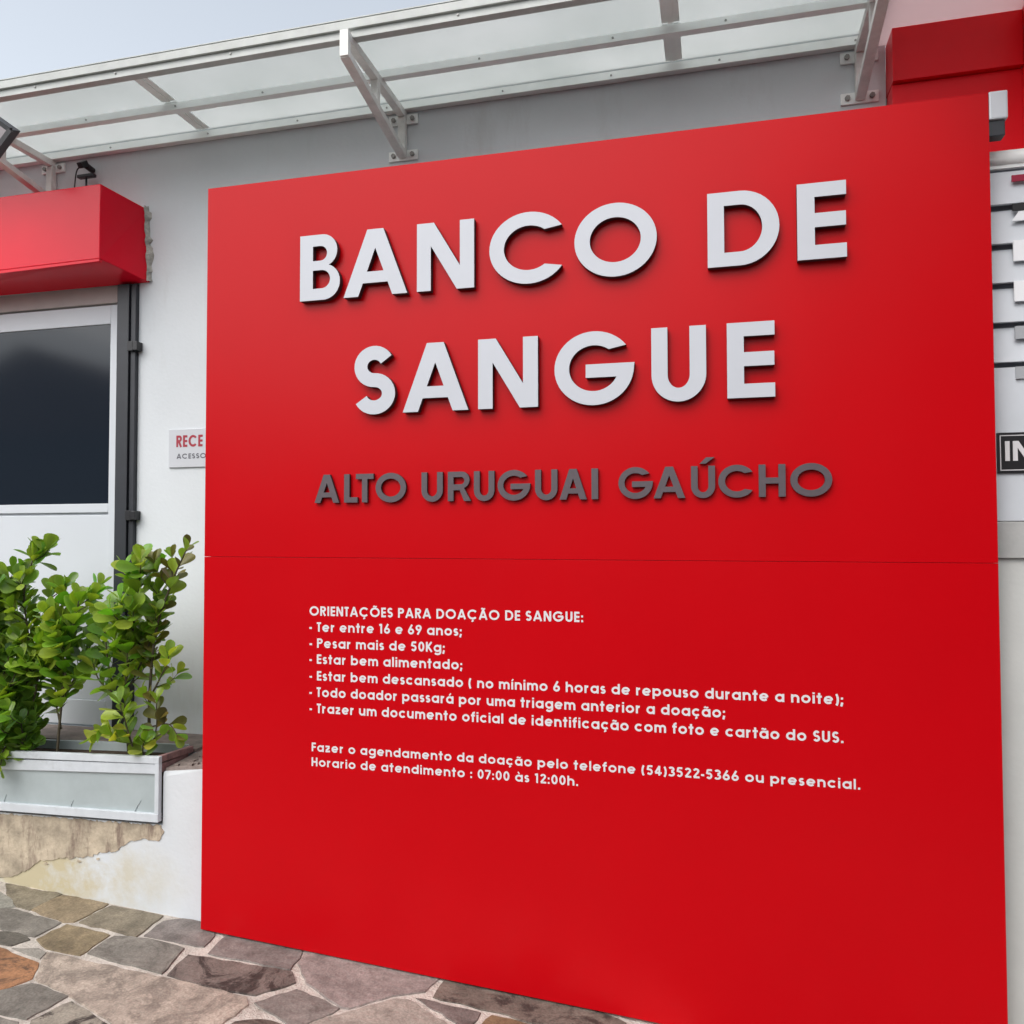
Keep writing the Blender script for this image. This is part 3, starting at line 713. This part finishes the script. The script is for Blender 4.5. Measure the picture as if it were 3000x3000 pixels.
for txt, a, b, z in [
    ('ORIENTAÇÕES PARA DOAÇÃO DE SANGUE:', -1.624, -.488, 1.330),
    ('- Ter entre 16 e 69 anos;', -1.624, -.967, 1.265),
    ('- Pesar mais de 50Kg;', -1.623, -1.037, 1.199),
    ('- Estar bem alimentado;', -1.623, -.965, 1.134),
    ('- Estar bem descansado ( no mínimo 6 horas de repouso durante a noite);', -1.622, .422, 1.066),
    ('- Todo doador passará por uma triagem anterior a doação;', -1.622, .025, 1.000),
    ('- Trazer um documento oficial de identificação com foto e cartão do SUS.', -1.621, .421, .934),
    ('Fazer o agendamento da doação pelo telefone (54)3522-5366 ou presencial.', -1.611, .473, .778),
    ('Horario de atendimento : 07:00 às 12:00h.', -1.611, -.510, .718)]:
    text_line(txt, a, b, z, CAP if z > .85 else .0355)

# ------------------------------------------------------------------ reception sign on the wall
rs = thing('wall_sign', 'small white wall sign with red lettering, half hidden behind the red panel', 'sign', (-2.5, .545, 2.0))
bx('plate', WPLA, rs, -2.720, -2.24, .541, .549, 2.010, 2.206, .002)
LR = mat('sign_red_ink', (.36, .03, .05), .5, .4); LK = mat('sign_dark_ink', (.10, .10, .12), .5, .4)
text_line('RECE', -2.674, -2.520, 2.114, .060, 'word', LR, rs, .5404)
text_line('ACESSO', -2.672, -2.500, 2.054, .026, 'word', LK, rs, .5404)

# ------------------------------------------------------------------ planter
pl = thing('planter', 'long white framed metal planter with a rusty end rail, hung on the low wall', 'planter', (-3.0, 0, .45))
PX0, PX1, PY0, PY1 = -4.3, -2.371, .045, .288
zt = lambda x: .692+.0315*(x-PX1); zb = lambda x: .409+.0195*(x-PX1)
def sbar(m_, x0, x1, y0, y1, za0, za1, zb0, zb1, bev=.002):
    m_.hexa([(x0, y0, za0), (x1, y0, zb0), (x1, y1, zb0), (x0, y1, za0), (x0, y0, za1), (x1, y0, zb1), (x1, y1, zb1), (x0, y1, za1)], bev)
m_ = MB()
sbar(m_, PX0, PX1, PY0, PY0+.022, zt(PX0)-.030, zt(PX0), zt(PX1)-.030, zt(PX1))
sbar(m_, PX0, PX1-.022, PY0+.004, PY0+.022, zt(PX0)-.100, zt(PX0)-.048, zt(PX1)-.076, zt(PX1)-.033)
sbar(m_, PX0, PX1-.0, PY0-.002, PY0+.024, zb(PX0), zb(PX0)+.036, zb(PX1), zb(PX1)+.036)
m_.box(PX1-.021, PX1, PY0+.001, PY0+.022, zb(PX1)+.036, zt(PX1)-.030, .002)
m_.build('frame', PLW, pl)
m_ = MB(); sbar(m_, PX0, PX1-.021, PY0+.014, PY0+.018, zb(PX0)+.03, zt(PX0)-.06, zb(PX1)+.03, zt(PX1)-.05, 0)
for x, h, s in ((-3.21, .036, .011), (-2.84, .030, .012), (-2.50, .05, .030)):
    m_.tube([(x, PY0+.0125, zb(x)+.036), (x+s*.4, PY0+.012, zb(x)+.036+h*.5), (x+s, PY0+.0125, zb(x)+.036+h)], .0013, 5)
m_.build('front_sheet', GALV, pl)
m_ = MB()
m_.hexa([(PX1-.022, PY0+.022, .664), (PX1-.002, PY0+.022, .664), (PX1-.002, PY1, .652), (PX1-.022, PY1, .652), (PX1-.022, PY0+.022, .692), (PX1-.002, PY0+.022, .692), (PX1-.002, PY1, .680), (PX1-.022, PY1, .680)], .002)
m_.box(PX1-.018, PX1-.006, PY0+.024, PY1-.03, .618, .655, .002)
m_.build('end_rail', RUST, pl)['label'] = 'rusty brown end rail with flaking red paint'
m_ = MB(); sbar(m_, PX0, PX1-.02, PY1-.014, PY1, zb(PX0), zt(PX0)-.006, zb(PX1), zt(PX1)-.004); m_.build('back_sheet', GALV, pl)
m_ = MB(); sbar(m_, PX0, PX1-.02, PY0+.024, PY1-.014, zb(PX0)+.01, zt(PX0)-.045, zb(PX1)+.01, zt(PX1)-.045, 0); m_.build('soil', SOIL, pl)

# ------------------------------------------------------------------ clusia shrubs
def leaf(bm, tint, base, d, nrm, Ln, Wd, col, rnd):
    d = d.normalized(); s = d.cross(nrm).normalized(); n = s.cross(d).normalized()
    prof = [(.0, .05), (.14, .12), (.32, .30), (.52, .45), (.70, .50), (.84, .46), (.94, .30), (1.0, .06)]
    curl = rnd.uniform(-.10, .22); fold = rnd.uniform(.08, .26)
    rows = []
    for t, wv in prof:
        c = base + d*(t*Ln) - n*(curl*Ln*t*t)
        x = s*(wv*Wd); e = n*(fold*wv*Wd)
        rows.append([bm.verts.new(c-x+e), bm.verts.new(c-x*.5+e*.35), bm.verts.new(c), bm.verts.new(c+x*.5+e*.35), bm.verts.new(c+x+e)])
    for a, b in zip(rows, rows[1:]):
        for k in range(4):
            f = bm.faces.new([a[k], a[k+1], b[k+1], b[k]]); f.smooth = True
            j = 1.10 if k in (0, 3) else .97
            for lp in f.loops: lp[tint] = (col[0]*j, col[1]*j, col[2]*j, 1)
def smooth(pts, n=5):
    out = []
    for i in range(len(pts)-1):
        p0, p1, p2, p3 = pts[max(i-1, 0)], pts[i], pts[i+1], pts[min(i+2, len(pts)-1)]
        for k in range(n):
            t = k/n
            out.append(.5*((2*p1)+(p2-p0)*t+(2*p0-5*p1+4*p2-p3)*t*t+(3*p1-p0-3*p2+p3)*t**3))
    return out+[pts[-1]]
G1 = (.170, .275, .030); G2 = (.110, .205, .030); G3 = (.245, .345, .040); G4 = (.065, .135, .030); YG = (.36, .42, .055); OLV = (.16, .15, .035); GB = (.14, .31, .025)
def shrub(label, stems, seed, loc):
    K = 1.055      # the planter row stands .14 m behind the sign face
    loc = (loc[0]*K, .15, 1.65+(loc[2]-1.65)*K)
    t = thing('clusia_shrub', label, 'shrub', loc, 'shrubs growing in the planter')
    rnd = random.Random(seed); sm = MB(); lb = bmesh.new(); tl = lb.loops.layers.float_color.new('tint')
    def grow(pts, r0, pal, start, step, size, sides, depth=0):
        P = smooth(pts, 6); n = len(P)
        sm.tube(P, [r0*(1-.62*i/(n-1)) for i in range(n)], 7)
        acc = 0; tot = sum((P[i+1]-P[i]).length for i in range(n-1)); phi = rnd.uniform(0, pi); nxt = start*tot
        for i in range(n-1):
            seg = P[i+1]-P[i]; Ls = seg.length
            while nxt <= acc+Ls:
                q = P[i]+seg*((nxt-acc)/Ls); d = seg.normalized(); u = nxt/tot
                a = d.orthogonal().normalized(); b = d.cross(a)
                for h in (0, pi):
                    if rnd.random() < .07: continue
                    f = phi+h+rnd.uniform(-.35, .35)
                    out = a*cos(f)+b*sin(f)
                    el = rnd.uniform(.75, 1.25)-.55*max(0, u-.75)/.25*.9
                    dr = (d*cos(el)+out*sin(el)); dr += Vector((0, -.10, .12))
                    nr = (d*sin(el)-out*cos(el)); nr += Vector((0, -.8, .25))*rnd.uniform(.2, 1.0)
                    Ln = size*rnd.uniform(.62, 1.2)*(1-.25*max(0, u-.9)/.1)
                    leaf(lb, tl, q+out*r0*.5, dr, nr, Ln, Ln*rnd.uniform(.60, .80), tuple(c*rnd.uniform(.85, 1.15) for c in rnd.choice(pal)), rnd)
                if depth == 0 and sides and rnd.random() < sides:
                    f = rnd.uniform(0, 2*pi); out = a*cos(f)+b*sin(f)
                    e = q+out*rnd.uniform(.05, .10)+Vector((0, 0, rnd.uniform(.05, .11)))
                    grow([q, (q+e)/2+out*.015, e], r0*.45, pal, .45, step*.9, size*.88, 0, 1)
                phi += pi/2+rnd.uniform(-.3, .3); nxt += step*rnd.uniform(.85, 1.15)
            acc += Ls
        d = (P[-1]-P[-2]).normalized(); a = d.orthogonal().normalized(); b = d.cross(a)
        for k in range(2):
            f = phi+k*pi; out = a*cos(f)+b*sin(f); dr = d*.93+out*.42
            leaf(lb, tl, P[-1], dr, d*.3-out+Vector((0, -.4, 0)), size*.85, size*.5, rnd.choice(pal), rnd)
    for pts, y0, y1, r0, pal, start, step, size, sides in stems:
        V = []
        for i, (x, z) in enumerate(pts):
            k = i/(len(pts)-1); V.append(Vector((x*K, y0+(y1-y0)*k+.165, 1.65+(z-1.65)*K)))
        grow(V, r0, pal, start, step*.80, size*1.24, sides*1.25)
    me = bpy.data.meshes.new('foliage'); lb.to_mesh(me); lb.free(); link('foliage', me, LEAF, t)
    sm.build('stem', BARK, t)
PG = [G1, G1, G2, G3]; PD = [G2, G4, G2, G1]; PY = [YG, G3, G1, G1]; PO = [OLV, G1, OLV, G3, (.10, .09, .03)]; PB = [G1, G3, G3, GB]
shrub('dense bushy green shrub at the left end of the planter, spilling over its rim', [
    ([(-3.043, .64), (-3.011, .924), (-2.997, 1.153), (-3.030, 1.40), (-2.985, 1.555)], -.03, -.03, .008, PG, .18, .034, .080, .55),
    ([(-3.081, .64), (-3.145, .994), (-3.159, 1.226), (-3.146, 1.43)], -.02, -.05, .008, PG, .10, .034, .078, .6),
    ([(-3.006, .64), (-2.948, 1.003), (-2.90, 1.22), (-2.897, 1.405)], -.04, -.02, .007, PG, .18, .050, .075, .25),
    ([(-3.10, .64), (-3.14, .80), (-3.10, .98), (-3.12, 1.15)], -.06, -.09, .007, PD, .05, .030, .070, .6),
    ([(-3.03, .64), (-3.01, .78), (-3.05, .93), (-3.0, 1.06)], -.07, -.10, .007, [G2, G1, GB], .05, .030, .070, .6),
    ([(-3.00, .64), (-2.97, .74), (-2.955, .84)], -.06, -.11, .006, PD, .1, .030, .065, .5),
    ([(-3.06, .64), (-3.04, .725), (-3.025, .700), (-3.01, .660)], -.09, -.165, .005, PG, .40, .028, .052, .1),
    ([(-3.10, .64), (-3.09, .735), (-3.085, .705), (-3.07, .670)], -.09, -.16, .005, [G2, G1, GB], .40, .028, .052, .1),
    ([(-3.24, .62), (-3.25, .90), (-3.23, 1.2), (-3.25, 1.45)], -.02, -.04, .008, PG, .1, .034, .078, .6),
], 21, (-3.04, -.02, .65))
shrub('thin stemmed green shrub in the middle of the planter with bare lower stem', [
    ([(-2.849, .65), (-2.817, .918), (-2.767, 1.191), (-2.715, 1.380)], -.02, -.05, .007, PB, .34, .036, .080, .45),
    ([(-2.817, .918), (-2.849, 1.158), (-2.815, 1.290)], -.02, .01, .006, PG, .25, .036, .076, .45),
    ([(-2.79, 1.02), (-2.870, 1.12), (-2.905, 1.19)], -.02, -.07, .005, PG, .3, .036, .072, .35),
    ([(-2.80, .96), (-2.72, 1.08), (-2.66, 1.20)], -.03, -.03, .005, PD, .3, .036, .074, .35),
    ([(-2.835, .80), (-2.88, .92), (-2.90, 1.03)], -.01, .02, .005, PD, .3, .036, .068, .3),
], 34, (-2.849, -.02, .66))
shrub('tall leggy shrub at the right end of the planter with yellowing leaves', [
    ([(-2.363, .66), (-2.368, .95), (-2.335, 1.25), (-2.255, 1.46), (-2.182, 1.60)], -.02, -.04, .008, PO, .40, .046, .066, .15),
    ([(-2.458, .66), (-2.479, .993), (-2.440, 1.265), (-2.395, 1.555)], -.03, -.05, .008, PB, .38, .035, .082, .50),
    ([(-2.478, .876), (-2.550, 1.049), (-2.574, 1.270)], -.03, -.06, .006, PG, .25, .036, .078, .45),
    ([(-2.44, 1.05), (-2.37, 1.22), (-2.345, 1.42)], -.03, .00, .005, PG, .2, .038, .074, .35),
    ([(-2.367, .954), (-2.290, 1.08), (-2.255, 1.150)], -.03, -.05, .005, PY, .3, .045, .068, .1),
    ([(-2.357, .84), (-2.260, .86), (-2.205, .825)], -.02, -.06, .004, PY+PO, .45, .040, .060, 0),
    ([(-2.451, .76), (-2.530, .84), (-2.570, .81)], -.04, -.10, .005, [YG, G3, G1], .3, .040, .075, .1),
    ([(-2.40, .70), (-2.43, .84), (-2.45, .95)], -.06, -.11, .005, PY, .3, .040, .076, .15),
    ([(-2.36, .70), (-2.31, .84), (-2.30, .96)], -.04, -.07, .005, PO, .3, .045, .062, .15),
    ([(-2.479, .949), (-2.600, 1.017), (-2.639, 1.105)], -.03, -.05, .005, PG, .3, .036, .074, .3),
    ([(-2.37, .68), (-2.36, .76), (-2.33, .80)], -.05, -.10, .004, PY, .3, .035, .058, 0),
], 55, (-2.42, -.02, .68))

# ------------------------------------------------------------------ floodlight at the canopy edge
fl = thing('floodlight', 'black rimmed floodlight hanging from the canopy edge, cut by the left frame', 'floodlight', (-3.0, -.3, 3.4))
c0 = Vector((-2.862, -.30, 3.368)); e1 = Vector((-.095, .0, .067)).normalized()*.30; e2 = Vector((-.092, .0, -.093)).normalized()*.24
nb = Vector((.1, .9, .35)).normalized()
def quad(off, dz0, dz1, ins):
    a = c0+e1.normalized()*ins+e2.normalized()*ins; u = e1-e1.normalized()*2*ins; v = e2-e2.normalized()*2*ins
    return [a+nb*dz0, a+u+nb*dz0, a+u+v+nb*dz0, a+v+nb*dz0, a+nb*dz1, a+u+nb*dz1, a+u+v+nb*dz1, a+v+nb*dz1]
MB().hexa(quad(0, .004, .05, 0), .004).build('housing', BLACK, fl)
fr = MB(); rimw = .020
for a, b in ((c0, c0+e1), (c0+e1, c0+e1+e2), (c0+e1+e2, c0+e2), (c0+e2, c0)): fr.bar(a+nb*.0, b+nb*.0, rimw, .012, upv=nb)
fr.build('rim', BLACK, fl)
MB().hexa(quad(0, -.001, .003, .009)).build('lens', mat('lamp_lens', (.16, .13, .135), .25, .5, var=.1, vscale=12), fl)
MB().bar(c0+e1*.5+e2*.5+nb*.05, (-3.32, -.04, 3.69), .02, .02).build('mount_arm', BLACK, fl)

# ------------------------------------------------------------------ small security camera and its cable on the awning
sc_ = thing('security_camera', 'small dark camera with thin cable on the wall above the red awning', 'camera', (-3.21, .5, 3.41))
MB().tube([(-3.215, .548, 3.615), (-3.215, .50, 3.622)], .016, 10).bar((-3.215, .50, 3.635), (-3.215, .455, 3.602), .028, .030, bev=.004).build('head', BLACK, sc_)
MB().box(-3.262, -3.160, .487, .515, 3.556, 3.573, .004).tube([(-3.212, .50, 3.558), (-3.212, .50, 3.40)], .005, 6).build('mount_plate', DARK, sc_)
MB().tube(smooth([Vector(p) for p in ((-3.23, .50, 3.625), (-3.262, .49, 3.60), (-3.285, .50, 3.53), (-3.290, .50, 3.44), (-3.286, .50, 3.37))], 5), .0035, 6).build('cable', RUBBER, sc_)
# ------------------------------------------------------------------ white box at the sign's top right corner
wb = thing('junction_box', 'small white plastic box beside the top right corner of the red panel', 'box', (.95, .03, 3.06))
bx('casing', WPLA, wb, .9135, .972, .0, .06, 3.066, 3.163, .006)
bx('base', DARK, wb, .9135, .965, .010, .055, 3.012, 3.066, .003)

# ------------------------------------------------------------------ annex on the right
ax = thing('annex_building', 'annex at the right edge with red fascia over a pale grey wall', 'building', (1.5, .3, 0))
bx('wall', ANXW, ax, .74, 4.5, .10, .9, -.6, 1.572)
bx('concrete_band', CONC, ax, .74, 4.5, .085, .9, 1.574, 1.700, .004)
bx('upper_wall', ANXW, ax, .74, 4.5, .56, .9, 1.702, 3.685)
bx('fascia', RED3, ax, .702, 1.166, .425, .56, 3.468, 3.684, .002)
bx('lower_fascia', RED3, ax, .704, 1.40, .45, .559, 2.96, 3.466, .002)
bx('pier', RED3, ax, 1.168, 1.5, .28, .449, 3.02, 4.3, .002)
bx('unseen_shade_wall', mat('shade_wall_dark', (.10, .10, .11), .6, .3), ax, 1.62, 1.85, -1.7, .08, -.6, 4.2)  # unseen wall added to shade the right side of the sign
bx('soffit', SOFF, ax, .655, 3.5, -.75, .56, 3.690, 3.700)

lv = thing('louvre_screen', 'pale grey slatted screen with cut letters right of the red sign panel', 'screen', (1.3, .1, 1.7))
zs = [2.934, 2.797, 2.659, 2.522, 2.384, 2.245]
SX0, SX1 = .75, 2.2
MB().tube([(SX0, .105, 2.972), (SX1, .105, 2.972)], .026, 14).box(SX0, SX1, .10, .13, 2.935, 2.975).build('cap_rail', ALU, lv)
for a, b in zip(zs, zs[1:]):
    MB().hexa([(SX0, .082, b+.005), (SX1, .082, b+.005), (SX1, .098, b+.005), (SX0, .098, b+.005), (SX0, .106, a-.010), (SX1, .106, a-.010), (SX1, .116, a-.010), (SX0, .116, a-.010)], .0015).build('slat', SLAT, lv)
bx('base_sheet', SLAT, lv, SX0, SX1, .086, .10, 1.702, 2.232, .002)
bx('backing', mat('screen_backing', (.26, .28, .32), .6, .3), lv, SX0, SX1, .118, .13, 1.702, 2.94)
def mark(pts, y, m): 
    MB().hexa([(pts[0][0], y, pts[0][1]), (pts[1][0], y, pts[1][1]), (pts[1][0], y+.006, pts[1][1]), (pts[0][0], y+.006, pts[0][1]), (pts[3][0], y, pts[3][1]), (pts[2][0], y, pts[2][1]), (pts[2][0], y+.006, pts[2][1]), (pts[3][0], y+.006, pts[3][1])]).build('letter', m, lv)
MARKW = mat('mark_white', (.85, .87, .89), .4, .4); INKR = mat('mark_red', (.30, .01, .04), .5, .4); INKG = mat('mark_grey', (.38, .40, .42), .5, .4)
for z0_, z1_, m_ in ((2.876, 2.898, INKR), (2.774, 2.798, BLACK), (2.598, 2.670, MARKW), (2.458, 2.528, MARKW), (2.328, 2.372, INKG), (2.190, 2.232, INKG)):
    mark([(1.003, z0_), (1.06, z0_), (1.06, z1_), (1.003, z1_)], .077, m_)
mark([(1.000, 2.738), (1.07, 2.738), (1.07, 2.770), (1.022, 2.770)], .077, MARKW)

ip = thing('info_plate', 'black plate with white border and letters IN on the slatted screen', 'sign', (1.05, .08, 1.86))
bx('plate', BLACK, ip, .940, 1.32, .078, .085, 1.866, 2.006, .001)
m_ = MB(); m_.box(.9485, .9515, .0768, .078, 1.875, 1.997).box(.9515, 1.31, .0768, .078, 1.875, 1.878).box(.9515, 1.31, .0768, .078, 1.994, 1.997); m_.build('border', VINYL, ip)
raised([[[(.964, 1.908), (.964, 1.976), (.978, 1.976), (.978, 1.908)]]], 'letter', [VINYL, VINYL], ip, .0755, .078)
raised([[[(.988+p[0]*.068, 1.908+p[1]*.068) for p in lp] for lp in big('N', .85, .21, .19)]], 'letter', [VINYL, VINYL], ip, .0755, .078)

# ------------------------------------------------------------------ street across the road (seen only mirrored in the sign and the door glass)
def house(label, x0, x1, y, h, m, gable=False, d=8):
    t = thing('house', label, 'house', ((x0+x1)/2, y, 0))
    g = GZ((x0+x1)/2)-1
    bx('wall', m, t, x0, x1, y-d, y, g, h)
    if gable:
        c = (x0+x1)/2; MB().hexa([(x0-.4, y-d, h), (x1+.4, y-d, h), (x1+.4, y+.4, h), (x0-.4, y+.4, h), (c-.05, y-d, h+2.6), (c+.05, y-d, h+2.6), (c+.05, y+.4, h+2.6), (c-.05, y+.4, h+2.6)]).build('roof', ROOF, t)
    else:
        bx('roof', ROOF, t, x0-.3, x1+.3, y-d, y+.3, h, h+.25)
    n = int((x1-x0)/3)
    for i in range(n):
        x = x0+(i+.5)*(x1-x0)/n
        f = bx('window', DOORW, t, x-.7, x+.7, y, y+.05, 1.0, 2.3)
        bx('pane', DGLASS, f, x-.63, x+.63, y+.05, y+.055, 1.07, 2.23)
house('low plastered house across the road', -9.5, 1.0, -15, 4.6, HOUSE)
house('tall dark house across the road, shaped to darken the sign', 2.4, 15, -20, 12.5, HOUSE2, d=10)  # unseen; height and span set to darken the sign's upper right
house('gabled dark house across the road', -26, -12.5, -15, 4.6, HOUSE2, gable=True)
